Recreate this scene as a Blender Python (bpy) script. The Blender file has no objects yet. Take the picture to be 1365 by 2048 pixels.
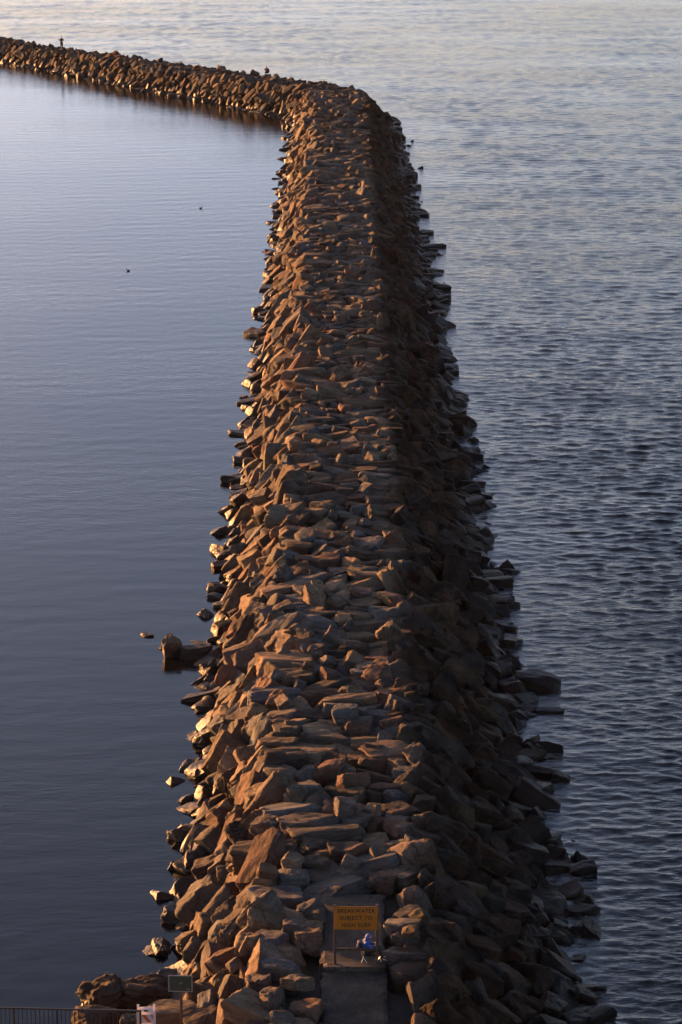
import bpy, bmesh, math, random
import numpy as np
from mathutils import Vector, Matrix, Quaternion, noise

R = math.radians
random.seed(7)
rng = np.random.default_rng(11)
scene = bpy.context.scene
COL = scene.collection

# ---------------------------------------------------------------- camera
PW, PH, FPX = 1365.0, 2048.0, 5200.0          # photograph size and focal length in its pixels
PITCH = R(16.34)                              # downward tilt
CAMZ = 40.05                                  # cliff top eye height above the water
ZC = 3.15                                     # crest height of the breakwater
cam_d = bpy.data.cameras.new('camera')
cam = bpy.data.objects.new('camera', cam_d)
COL.objects.link(cam)
cam_d.sensor_fit = 'VERTICAL'
cam_d.sensor_height = 36.0
cam_d.lens = 36.0 * FPX / PH
cam_d.clip_start = 1.0
cam_d.clip_end = 60000.0
cam.location = (0, 0, CAMZ)
cam.rotation_euler = (R(90) - PITCH, 0, 0)
scene.camera = cam

# ---------------------------------------------------------------- sky and sun
SUN_EL = R(3.7)
SUN_AZ = R(-52)                               # from +Y (straight ahead) towards -X (left)
sun_dir = Vector((math.sin(SUN_AZ) * math.cos(SUN_EL), math.cos(SUN_AZ) * math.cos(SUN_EL), math.sin(SUN_EL)))
world = bpy.data.worlds.new('World')
scene.world = world
world.use_nodes = True
wn = world.node_tree
wn.nodes.clear()
sky = wn.nodes.new('ShaderNodeTexSky')
sky.sky_type = 'NISHITA'
sky.sun_disc = False
sky.sun_elevation = SUN_EL
sky.sun_rotation = SUN_AZ
sky.altitude = 40
sky.air_density = 0.4
sky.dust_density = 0.85
sky.ozone_density = 1.0
bg = wn.nodes.new('ShaderNodeBackground')
bg.inputs['Strength'].default_value = 0.128
wo = wn.nodes.new('ShaderNodeOutputWorld')
tint = wn.nodes.new('ShaderNodeMix')           # thin rose-violet dawn veil over the clear sky
tint.data_type = 'RGBA'
tint.blend_type = 'MULTIPLY'
tint.inputs[0].default_value = 1.0
tint.inputs[7].default_value = (1.09, 0.88, 0.79, 1.0)
wn.links.new(sky.outputs[0], tint.inputs[6])
wn.links.new(tint.outputs[2], bg.inputs[0])
wn.links.new(bg.outputs[0], wo.inputs[0])
sl = bpy.data.lights.new('sun', 'SUN')
sl.energy = 5.0
sl.angle = R(0.5)
sl.color = (1.0, 0.43, 0.125)
so = bpy.data.objects.new('sun', sl)
COL.objects.link(so)
so.rotation_euler = sun_dir.to_track_quat('Z', 'Y').to_euler()
so.location = sun_dir * 200
scene.view_settings.view_transform = 'Standard'
scene.view_settings.look = 'None'
scene.view_settings.exposure = 2.05
scene.view_settings.gamma = 1.0
scene.cycles.max_bounces = 6

# ---------------------------------------------------------------- helpers
CT, ST = math.cos(PITCH), math.sin(PITCH)
def world_at(px, py, z):
    """point of the photograph (px, py) at height z"""
    u, v = px - PW / 2, py - PH / 2
    den = FPX * ST + v * CT
    return Vector(((CAMZ - z) * u / den, (CAMZ - z) * (FPX * CT - v * ST) / den, z))

def tag(o, label=None, cat=None, group=None, kind=None):
    if label: o['label'] = label
    if cat: o['category'] = cat
    if group: o['group'] = group
    if kind: o['kind'] = kind
    return o

def empty(name, loc, rz=0.0):
    o = bpy.data.objects.new(name, None)
    COL.objects.link(o)
    o.location = loc
    o.rotation_euler = (0, 0, rz)
    o.empty_display_size = 0.2
    return o

def link_mesh(name, me, mat=None, parent=None):
    o = bpy.data.objects.new(name, me)
    COL.objects.link(o)
    if mat is not None:
        me.materials.clear()
        me.materials.append(mat)
    if parent is not None:
        o.parent = parent
    return o

def from_bm(name, bm, mat, parent=None, smooth=False):
    me = bpy.data.meshes.new(name)
    bm.to_mesh(me)
    bm.free()
    if smooth:
        me.polygons.foreach_set('use_smooth', [True] * len(me.polygons))
    return link_mesh(name, me, mat, parent)

def numpy_mesh(name, verts, faces):
    """verts (n,3), faces (m,k) with one k for all"""
    me = bpy.data.meshes.new(name)
    n, (m, k) = len(verts), faces.shape
    me.vertices.add(n)
    me.vertices.foreach_set('co', np.ascontiguousarray(verts, dtype=np.float32).ravel())
    me.loops.add(m * k)
    me.loops.foreach_set('vertex_index', np.ascontiguousarray(faces, dtype=np.int32).ravel())
    me.polygons.add(m)
    me.polygons.foreach_set('loop_start', np.arange(0, m * k, k, dtype=np.int32))
    me.polygons.foreach_set('use_smooth', np.ones(m, dtype=bool))
    me.update(calc_edges=True)
    return me

def add_box(bm, c, s, rot=None, bev=0.0):
    t = bmesh.new()
    bmesh.ops.create_cube(t, size=1.0)
    for v in t.verts:
        v.co = Vector((v.co.x * s[0], v.co.y * s[1], v.co.z * s[2]))
    if bev > 0:
        bmesh.ops.bevel(t, geom=list(t.edges), offset=bev, segments=2, affect='EDGES', profile=0.7)
    M = Matrix.Translation(Vector(c)) @ (rot.to_4x4() if rot is not None else Matrix.Identity(4))
    t.transform(M)
    merge(bm, t)

def merge(bm, t):
    me = bpy.data.meshes.new('tmp')
    t.to_mesh(me)
    t.free()
    bm.from_mesh(me)
    bpy.data.meshes.remove(me)

def add_tube(bm, p0, p1, r0, r1=None, seg=10):
    r1 = r0 if r1 is None else r1
    p0, p1 = Vector(p0), Vector(p1)
    d = p1 - p0
    t = bmesh.new()
    bmesh.ops.create_cone(t, cap_ends=True, segments=seg, radius1=r0, radius2=r1, depth=d.length)
    q = d.normalized().to_track_quat('Z', 'Y')
    t.transform(Matrix.Translation((p0 + p1) / 2) @ q.to_matrix().to_4x4())
    merge(bm, t)

def skin_mesh(name, joints, bones, mat, parent=None, levels=2, root=0):
    """one continuous tapered surface grown round a skeleton: joints = [((x,y,z), radius), ...]"""
    me = bpy.data.meshes.new(name)
    me.from_pydata([j[0] for j in joints], bones, [])
    o = bpy.data.objects.new(name, me)
    COL.objects.link(o)
    o.modifiers.new('skin', 'SKIN')
    if not me.skin_vertices:
        bm = bmesh.new()
        bm.from_mesh(me)
        bm.verts.layers.skin.verify()
        bm.to_mesh(me)
        bm.free()
    for i, j in enumerate(joints):
        r = j[1]
        sv = me.skin_vertices[0].data[i]
        sv.radius = (r, r) if not isinstance(r, tuple) else r
        sv.use_root = (i == root)
    sub = o.modifiers.new('sub', 'SUBSURF')
    sub.levels = levels
    sub.render_levels = levels
    dg = bpy.context.evaluated_depsgraph_get()
    dg.update()
    out = bpy.data.meshes.new_from_object(o.evaluated_get(dg))
    out.name = name
    bpy.data.objects.remove(o)
    out.polygons.foreach_set('use_smooth', [True] * len(out.polygons))
    return link_mesh(name, out, mat, parent)

# ---------------------------------------------------------------- materials
class NT:
    def __init__(self, name):
        self.m = bpy.data.materials.new(name)
        self.m.use_nodes = True
        self.t = self.m.node_tree
        self.t.nodes.clear()
        self.out = self.n('ShaderNodeOutputMaterial')
    def n(self, typ, **kw):
        nd = self.t.nodes.new(typ)
        for k, v in kw.items():
            setattr(nd, k, v)
        return nd
    def l(self, a, b):
        self.t.links.new(a, b)
    def put(self, sock, val):
        if isinstance(val, bpy.types.NodeSocket):
            self.l(val, sock)
        else:
            sock.default_value = val
    def noise(self, vec, scale, detail=3.0, rough=0.55, dist=0.0):
        nd = self.n('ShaderNodeTexNoise')
        nd.inputs['Scale'].default_value = scale
        nd.inputs['Detail'].default_value = detail
        nd.inputs['Roughness'].default_value = rough
        nd.inputs['Distortion'].default_value = dist
        if vec is not None:
            self.l(vec, nd.inputs['Vector'])
        return nd.outputs['Fac']
    def math(self, op, a, b=0.0, c=0.0, clamp=False):
        nd = self.n('ShaderNodeMath', operation=op, use_clamp=clamp)
        self.put(nd.inputs[0], a)
        self.put(nd.inputs[1], b)
        self.put(nd.inputs[2], c)
        return nd.outputs[0]
    def maprange(self, v, a, b, c=0.0, d=1.0, smooth=False):
        nd = self.n('ShaderNodeMapRange', clamp=True)
        if smooth:
            nd.interpolation_type = 'SMOOTHSTEP'
        self.put(nd.inputs['Value'], v)
        for k, x in (('From Min', a), ('From Max', b), ('To Min', c), ('To Max', d)):
            self.put(nd.inputs[k], x)
        return nd.outputs[0]
    def mix(self, f, a, b, mode='MIX'):
        nd = self.n('ShaderNodeMix', data_type='RGBA', blend_type=mode)
        self.put(nd.inputs[0], f)
        for s, v in ((nd.inputs[6], a), (nd.inputs[7], b)):
            self.put(s, v if isinstance(v, bpy.types.NodeSocket) else tuple(v) + ((1.0,) if len(v) == 3 else ()))
        return nd.outputs[2]
    def bump(self, h, strength, dist, normal=None):
        nd = self.n('ShaderNodeBump')
        self.put(nd.inputs['Strength'], strength)
        self.put(nd.inputs['Distance'], dist)
        self.l(h, nd.inputs['Height'])
        if normal is not None:
            self.l(normal, nd.inputs['Normal'])
        return nd.outputs[0]
    def principled(self, base, rough, normal=None, metallic=0.0, spec=0.5):
        p = self.n('ShaderNodeBsdfPrincipled')
        self.put(p.inputs['Base Color'], base if isinstance(base, bpy.types.NodeSocket) else tuple(base) + (1.0,))
        self.put(p.inputs['Roughness'], rough)
        p.inputs['Metallic'].default_value = metallic
        self.put(p.inputs['Specular IOR Level'], spec)
        if normal is not None:
            self.l(normal, p.inputs['Normal'])
        self.l(p.outputs[0], self.out.inputs['Surface'])
        return p

def plain(name, col, rough=0.6, var=0.25, scale=6.0, metallic=0.0, bump=0.0):
    t = NT(name)
    tc = t.n('ShaderNodeTexCoord').outputs['Object']
    f = t.noise(tc, scale, 4.0, 0.6)
    k = t.maprange(f, 0.3, 0.7, 1.0 - var, 1.0 + var)
    c = t.mix(1.0, col, (1, 1, 1), 'MULTIPLY')
    sc = t.n('ShaderNodeVectorMath', operation='SCALE')
    t.l(c, sc.inputs[0])
    t.l(k, sc.inputs['Scale'])
    nrm = t.bump(f, bump, 0.02) if bump else None
    t.principled(sc.outputs[0], rough, nrm, metallic)
    return t.m

def rock_material(name, per_object):
    """one weathered stone; its tone comes from the object colour or, for the far rubble, from the rock's own attribute"""
    t = NT(name)
    geo = t.n('ShaderNodeNewGeometry')
    pos = geo.outputs['Position']
    sn = t.n('ShaderNodeSeparateXYZ')
    t.l(geo.outputs['Normal'], sn.inputs[0])
    geo_up = sn.outputs['Z']
    if per_object:
        oi = t.n('ShaderNodeObjectInfo')
        tone = oi.outputs['Color']
        tc = t.n('ShaderNodeTexCoord').outputs['Object']
        off = t.math('MULTIPLY', oi.outputs['Random'], 57.0)
        va = t.n('ShaderNodeVectorMath', operation='ADD')
        t.l(tc, va.inputs[0])
        cx = t.n('ShaderNodeCombineXYZ')
        t.l(off, cx.inputs[0]); t.l(off, cx.inputs[1])
        t.l(cx.outputs[0], va.inputs[1])
        vec = va.outputs[0]
    else:
        at = t.n('ShaderNodeAttribute', attribute_name='tone')
        tone = at.outputs['Color']
        vec = pos
    big = t.noise(vec, 1.6 if per_object else 1.1, 5.0, 0.6, 0.4)
    fine = t.noise(vec, 9.0 if per_object else 6.0, 6.0, 0.7)
    # bedding: thin layers that run through the block
    mp = t.n('ShaderNodeMapping')
    mp.inputs['Scale'].default_value = (0.8, 0.8, 9.0)
    mp.inputs['Rotation'].default_value = (0.25, 0.15, 0.0)
    t.l(vec, mp.inputs['Vector'])
    lay = t.noise(mp.outputs[0], 1.3, 4.0, 0.6, 0.3)
    k = t.math('ADD', t.maprange(big, 0.3, 0.7, 0.55, 1.38), t.maprange(fine, 0.3, 0.7, -0.24, 0.24))
    k = t.math('ADD', k, t.maprange(lay, 0.35, 0.65, -0.14, 0.14))
    sc = t.n('ShaderNodeVectorMath', operation='SCALE')
    t.l(tone, sc.inputs[0]); t.l(k, sc.inputs['Scale'])
    rust = t.maprange(t.noise(vec, 2.3, 3.0, 0.5), 0.56, 0.72, 0.0, 0.45)
    col = t.mix(rust, sc.outputs[0], (0.13, 0.068, 0.036))
    pale = t.maprange(t.noise(vec, 4.2, 4.0, 0.65), 0.64, 0.74, 0.0, 0.5)
    col = t.mix(pale, col, (0.24, 0.21, 0.18))
    vo = t.n('ShaderNodeTexVoronoi', feature='DISTANCE_TO_EDGE')
    vo.inputs['Scale'].default_value = 1.5 if per_object else 0.8
    wv = t.n('ShaderNodeVectorMath', operation='ADD')
    t.l(vec, wv.inputs[0])
    nz = t.n('ShaderNodeTexNoise')
    nz.inputs['Scale'].default_value = 2.5
    t.l(vec, nz.inputs['Vector'])
    ns = t.n('ShaderNodeVectorMath', operation='SCALE')
    t.l(nz.outputs['Color'], ns.inputs[0]); ns.inputs['Scale'].default_value = 0.5
    t.l(ns.outputs[0], wv.inputs[1])
    t.l(wv.outputs[0], vo.inputs['Vector'])
    crack = t.maprange(vo.outputs['Distance'], 0.0, 0.035, 1.0, 0.0)
    crack = t.math('MULTIPLY', crack, t.maprange(t.noise(vec, 1.1, 2.0, 0.5), 0.45, 0.6, 0.0, 0.8))
    col = t.mix(crack, col, (0.03, 0.022, 0.017))
    drop = t.maprange(t.noise(pos, 3.1, 4.0, 0.6, 1.0), 0.70, 0.76, 0.0, 0.8)
    col = t.mix(t.math('MULTIPLY', drop, t.maprange(geo_up, 0.6, 0.9, 0.0, 1.0)), col, (0.34, 0.33, 0.31))
    # tide line and splash: the stone is dark and wet low down, and higher up on the seaward side
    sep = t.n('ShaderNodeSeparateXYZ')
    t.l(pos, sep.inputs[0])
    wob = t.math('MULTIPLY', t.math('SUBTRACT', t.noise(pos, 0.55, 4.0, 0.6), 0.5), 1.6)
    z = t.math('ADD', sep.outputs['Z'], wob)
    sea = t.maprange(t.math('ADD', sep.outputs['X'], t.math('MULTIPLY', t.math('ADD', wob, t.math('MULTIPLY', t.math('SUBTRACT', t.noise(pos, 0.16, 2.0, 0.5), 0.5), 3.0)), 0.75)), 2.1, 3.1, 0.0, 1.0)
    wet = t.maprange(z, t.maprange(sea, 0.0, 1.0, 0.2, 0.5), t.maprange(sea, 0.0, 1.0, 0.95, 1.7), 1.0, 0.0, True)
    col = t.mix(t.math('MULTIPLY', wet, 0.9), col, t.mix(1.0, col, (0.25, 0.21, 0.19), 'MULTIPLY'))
    # shade of the seaward face, painted near-black into the stone up to the crest
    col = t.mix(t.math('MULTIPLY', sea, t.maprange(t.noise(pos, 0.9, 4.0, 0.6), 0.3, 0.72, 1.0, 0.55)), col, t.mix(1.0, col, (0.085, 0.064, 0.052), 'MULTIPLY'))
    rough = t.maprange(wet, 0.0, 1.0, 0.88, 0.45)
    b1 = t.bump(big, 0.7, 0.18)
    b2 = t.bump(lay, 0.6, 0.08, b1)
    b3 = t.bump(fine, 0.75, 0.045, b2)
    b3 = t.bump(crack, -0.7, 0.05, b3)
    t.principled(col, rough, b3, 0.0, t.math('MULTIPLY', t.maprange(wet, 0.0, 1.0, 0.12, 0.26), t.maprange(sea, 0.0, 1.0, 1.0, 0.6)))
    return t.m

M = {}
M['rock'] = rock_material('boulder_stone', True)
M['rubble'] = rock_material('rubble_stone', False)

# ---------------------------------------------------------------- the line of the breakwater
YB, RAD, PHI = 289.0, 20.0, 0.64             # straight to YB, then a left-hand bend
ARM = 230.0
ARCL = RAD * PHI
Y0 = 62.0
def line_at(s):
    """arc position -> point, direction, right-hand normal"""
    if s < YB:
        return Vector((0, s, 0)), Vector((0, 1, 0)), Vector((1, 0, 0))
    if s < YB + ARCL:
        a = (s - YB) / RAD
        n = Vector((math.cos(a), math.sin(a), 0))
        return Vector((-RAD, YB, 0)) + n * RAD, Vector((-n.y, n.x, 0)), n
    n = Vector((math.cos(PHI), math.sin(PHI), 0))
    tdir = Vector((-n.y, n.x, 0))
    return Vector((-RAD, YB, 0)) + n * RAD + tdir * (s - YB - ARCL), tdir, n

def lateral(X, Y):
    """signed distance from the centre line, positive on the open-sea side (numpy)"""
    dx, dy = X + RAD, Y - YB
    ang = np.arctan2(dy, dx)
    d_arc = np.hypot(dx, dy) - RAD
    ex, ey = -RAD + RAD * math.cos(PHI), YB + RAD * math.sin(PHI)
    d_arm = (X - ex) * math.cos(PHI) + (Y - ey) * math.sin(PHI)
    return np.where(Y < YB, X, np.where(ang < PHI, d_arc, d_arm))

def arm_t(s):
    """0 on the straight, 1 on the lower, narrower arm after the bend"""
    return min(1.0, max(0.0, (s - YB + 4) / 78.0))
def crest_z(s):
    return ZC + 0.1 - 1.4 * arm_t(s) - 0.1 * (s < YB)
def right_water(s):
    return 7.6 - 1.8 * min(1, max(0, (s - 100) / 170)) - 2.2 * arm_t(s)
def left_water(s):
    return -5.6 + 0.5 * min(1, max(0, (s - 100) / 170)) + 1.6 * arm_t(s)
def crest_half(s):
    return 2.65 - 0.95 * arm_t(s)
CW = 2.65

def profile(s):
    zc = crest_z(s)
    lw, rw, CW = left_water(s), right_water(s), crest_half(s)
    return [(lw - 1.8, -1.0), (lw, 0.0), (-CW, zc), (CW, zc), (rw, 0.0), (rw + 1.9, -0.8)]

def on_profile(s, u):
    """u metres along the section from its left foot -> lateral, z, slope tangent, section normal, zone"""
    P = profile(s)
    for i in range(5):
        a, b = P[i], P[i + 1]
        L = math.hypot(b[0] - a[0], b[1] - a[1])
        if u <= L or i == 4:
            f = min(1.0, u / L)
            tx, tz = (b[0] - a[0]) / L, (b[1] - a[1]) / L
            return a[0] + (b[0] - a[0]) * f, a[1] + (b[1] - a[1]) * f, (tx, tz), (-tz, tx), i
        u -= L
def section_length(s):
    P = profile(s)
    return sum(math.hypot(P[i + 1][0] - P[i][0], P[i + 1][1] - P[i][1]) for i in range(5))

# ---------------------------------------------------------------- water
def build_sea():
    ys = [64.0]
    while ys[-1] < 640:
        ys.append(ys[-1] * 1.00105)
    while ys[-1] < 40000:
        ys.append(ys[-1] * 1.12)
    ys = np.array(ys)
    w = np.linspace(-0.26, 0.26, 620)
    outer = np.array([0.3, 0.4, 0.6, 1.0, 2.0, 5.0])
    w = np.concatenate([-outer[::-1], w, outer])
    Y = np.repeat(ys[:, None], len(w), 1)
    X = w[None, :] * Y
    d = lateral(X, Y)
    rwat = np.where(Y < YB, 7.6 - 1.8 * np.clip((Y - 100) / 170, 0, 1), 5.8)
    sea = np.clip((d + 1.0) / 2.0, 0, 1)
    near_r = np.clip((d - rwat) / 9.0, 0, 1)
    amp_sea = sea * (0.45 + 0.55 * near_r) * np.clip(1.38 - Y / 215, 0.40, 1.02)
    fade = np.clip((900 - Y) / 300, 0, 1) * np.clip((0.30 - np.abs(w))[None, :] / 0.03, 0, 1)
    patch = 0.85 + 0.22 * np.sin(X * 0.11 + 0.6 * np.sin(Y * 0.05)) * np.sin(Y * 0.045 + 1.3 * np.sin(X * 0.07)) + 0.16 * np.sin(X * 0.043 - Y * 0.027 + 1.0)
    Z = np.zeros_like(X)
    DX, DY = np.zeros_like(X), np.zeros_like(X)
    g = np.random.default_rng(5)
    for i in range(110):
        lam = 0.34 * (1.9 / 0.34) ** g.random()
        th = R(-97) + g.normal(0, R(24))              # travel towards the shore, seen from the cliff
        k = 2 * math.pi / lam
        amp = 0.0088 * lam * (1.0 if lam < 0.9 else 0.55)
        ph = g.random() * 6.283
        res = np.clip((lam / (Y * 0.00105) - 2.0) / 2.5, 0, 1)   # waves too short for the grid are left to the bump
        arg = k * (X * math.cos(th) + Y * math.sin(th)) + ph
        Z += amp * res * np.sin(arg)
        DX += 0.8 * amp * res * math.cos(th) * np.cos(arg)
        DY += 0.8 * amp * res * math.sin(th) * np.cos(arg)
    for lam, th, amp in ((9.0, R(-104), 0.035), (16.0, R(-84), 0.045), (6.0, R(-76), 0.022)):
        k = 2 * math.pi / lam
        Z += amp * np.sin(k * (X * math.cos(th) + Y * math.sin(th)) + lam)
    Zc = np.zeros_like(X)
    for i in range(24):
        lam = 0.6 * 5.0 ** g.random()
        th = R(-80) + g.normal(0, R(28))
        k = 2 * math.pi / lam
        Zc += 0.00026 * lam * np.sin(k * (X * math.cos(th) + Y * math.sin(th)) + g.random() * 6.28)
    amp_sea = amp_sea * patch
    Z = (Z * amp_sea + Zc * (1 - sea)) * fade
    X = X + DX * amp_sea * fade
    Y = Y + DY * amp_sea * fade
    foam = np.exp(-np.clip(d - rwat + 0.6, 0, 99) / 1.7) * sea * (Y < 700)
    nr, nc = X.shape
    idx = np.arange(nr * nc).reshape(nr, nc)
    f = np.stack([idx[:-1, :-1], idx[:-1, 1:], idx[1:, 1:], idx[1:, :-1]], -1).reshape(-1, 4)
    me = numpy_mesh('sea', np.stack([X, Y, Z], -1).reshape(-1, 3), f)
    for nm, arr in (('chop', sea * (0.6 + 0.4 * near_r)), ('wash', foam)):
        a = me.attributes.new(nm, 'FLOAT', 'POINT')
        a.data.foreach_set('value', np.ascontiguousarray(arr, dtype=np.float32).ravel())
    t = NT('sea_water')
    pos = t.n('ShaderNodeNewGeometry').outputs['Position']
    chop = t.n('ShaderNodeAttribute', attribute_name='chop').outputs['Fac']
    wash = t.n('ShaderNodeAttribute', attribute_name='wash').outputs['Fac']
    mp = t.n('ShaderNodeMapping')
    mp.inputs['Scale'].default_value = (0.55, 1.3, 1.0)
    mp.inputs['Rotation'].default_value = (0, 0, R(8))
    t.l(pos, mp.inputs['Vector'])
    v = mp.outputs[0]
    n_small = t.noise(v, 3.6, 3.0, 0.6, 0.5)
    n_mid = t.noise(v, 1.25, 3.0, 0.55, 0.6)
    n_gust = t.noise(v, 0.045, 2.0, 0.5)
    gust = t.maprange(n_gust, 0.35, 0.65, 0.55, 1.15)
    b1 = t.bump(n_mid, t.math('MULTIPLY', gust, t.maprange(chop, 0.0, 1.0, 0.06, 0.55)), 0.16)
    b2 = t.bump(n_small, t.math('MULTIPLY', gust, t.maprange(chop, 0.0, 1.0, 0.14, 0.85)), 0.075, b1)
    fo = t.math('MULTIPLY', wash, t.maprange(t.noise(v, 0.9, 6.0, 0.7, 1.5), 0.42, 0.64, 0.0, 0.8), clamp=True)
    col = t.mix(fo, (0.004, 0.005, 0.006), (0.42, 0.43, 0.45))
    p = t.principled(col, t.maprange(chop, 0.0, 1.0, 0.06, 0.10), b2)
    t.l(t.math('ADD', t.maprange(chop, 0.0, 1.0, 0.06, 0.10), t.math('MULTIPLY', fo, 0.7)), p.inputs['Roughness'])
    p.inputs['IOR'].default_value = 1.333
    o = link_mesh('sea', me, t.m)
    tag(o, kind='structure')
build_sea()

# ---------------------------------------------------------------- stones
def make_stone(seed, edge, blocky=0.5):
    """a quarried block: a cuboid cut by random planes, edges worn, surface broken by noise"""
    r = random.Random(seed)
    bm = bmesh.new()
    bmesh.ops.create_cube(bm, size=1.0)
    for v in bm.verts:
        v.co += Vector((r.uniform(-.13, .13), r.uniform(-.13, .13), r.uniform(-.10, .10)))
    for i in range(r.randint(6, 10)):
        n = Vector((r.gauss(0, 1), r.gauss(0, 1), r.gauss(0, 0.8))).normalized()
        sup = max(n.dot(v.co) for v in bm.verts)
        d = sup * r.uniform(0.64, 0.90)
        ret = bmesh.ops.bisect_plane(bm, geom=list(bm.verts) + list(bm.edges) + list(bm.faces),
                                     plane_co=n * d, plane_no=n, clear_outer=True)
        ed = [e for e in ret['geom_cut'] if isinstance(e, bmesh.types.BMEdge)]
        if ed:
            bmesh.ops.edgeloop_fill(bm, edges=ed)
    bmesh.ops.remove_doubles(bm, verts=list(bm.verts), dist=0.02)
    bmesh.ops.triangulate(bm, faces=list(bm.faces))
    for it in range(7):
        long = [e for e in bm.edges if e.calc_length() > edge * 1.35]
        if not long:
            break
        bmesh.ops.subdivide_edges(bm, edges=long, cuts=1)
        bmesh.ops.triangulate(bm, faces=list(bm.faces))
    for it in range(1):
        bmesh.ops.smooth_vert(bm, verts=list(bm.verts), factor=0.5, use_axis_x=True, use_axis_y=True, use_axis_z=True)
    bm.normal_update()
    lay = r.choice((0.0, 0.25, 0.5, 1.0)) * (1 if edge < 0.14 else 0.6)
    off = Vector((seed * 3.7, seed * 1.3, seed * 5.1))
    ax = Vector((r.gauss(0, .4), r.gauss(0, .4), 1)).normalized()
    for v in bm.verts:
        p = v.co
        h = noise.fractal(p * 2.2 + off, 0.8, 2.1, 5) * 0.055
        st = noise.noise(Vector((ax.dot(p) * 9.0, p.x * 0.8, p.y * 0.8)) + off)
        h += (0.020 if st > 0.05 else -0.014) * lay
        v.co = p + v.normal * h
    # back to a unit box
    lo = [min(v.co[i] for v in bm.verts) for i in range(3)]
    hi = [max(v.co[i] for v in bm.verts) for i in range(3)]
    for v in bm.verts:
        v.co = Vector(((v.co[i] - (lo[i] + hi[i]) / 2) / (hi[i] - lo[i]) for i in range(3)))
    me = bpy.data.meshes.new('boulder')
    bm.to_mesh(me)
    bm.free()
    me.polygons.foreach_set('use_smooth', [True] * len(me.polygons))
    try:
        me.set_sharp_from_angle(angle=R(38))
    except Exception:
        pass
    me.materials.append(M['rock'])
    return me

N_FINE, N_COARSE = 36, 26
FINE = [make_stone(100 + i, 0.082) for i in range(N_FINE)]
COARSE = [make_stone(400 + i, 0.19) for i in range(N_COARSE)]
def mesh_arrays(me):
    v = np.empty(len(me.vertices) * 3, np.float32)
    me.vertices.foreach_get('co', v)
    f = np.empty(len(me.loops), np.int32)
    me.loops.foreach_get('vertex_index', f)
    return v.reshape(-1, 3), f.reshape(-1, 3)
COARSE_A = [mesh_arrays(m) for m in COARSE]
MID_A = [mesh_arrays(make_stone(700 + i, 0.115)) for i in range(22)]

TONES = [('tan', (0.150, 0.105, 0.070)), ('grey brown', (0.098, 0.078, 0.063)), ('dark brown', (0.058, 0.043, 0.034)),
         ('reddish brown', (0.112, 0.064, 0.044)), ('slate grey', (0.090, 0.084, 0.080))]
TW = [0.24, 0.34, 0.12, 0.14, 0.16]
stones = []      # dicts: M (3x3 numpy), loc, dims, s, lat, zone, tone, filler
def put_stone(loc, frame, dims, yaw, tilt_a, tilt_b, s, lat, zone, filler=False, tone=None):
    q = Matrix.Rotation(yaw, 3, 'Z') @ Matrix.Rotation(tilt_a, 3, 'X') @ Matrix.Rotation(tilt_b, 3, 'Y')
    rot = frame @ q
    ti = tone if tone is not None else random.choices(range(5), TW)[0]
    j = 0.92 * random.uniform(0.78, 1.22) * (0.72 if s > YB + 6 else 1.0)  # past the bend the arm's weaker sunlight is painted in as darker stone
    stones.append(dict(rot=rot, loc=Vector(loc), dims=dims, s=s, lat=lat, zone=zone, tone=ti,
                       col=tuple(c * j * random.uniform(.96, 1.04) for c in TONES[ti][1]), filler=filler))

PATH_L, PATH_R, PATH_END = -0.62, 1.42, 80.5
def in_path(lat, s, m=0.0):
    return PATH_L - m < lat < PATH_R + m and s < PATH_END

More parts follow.
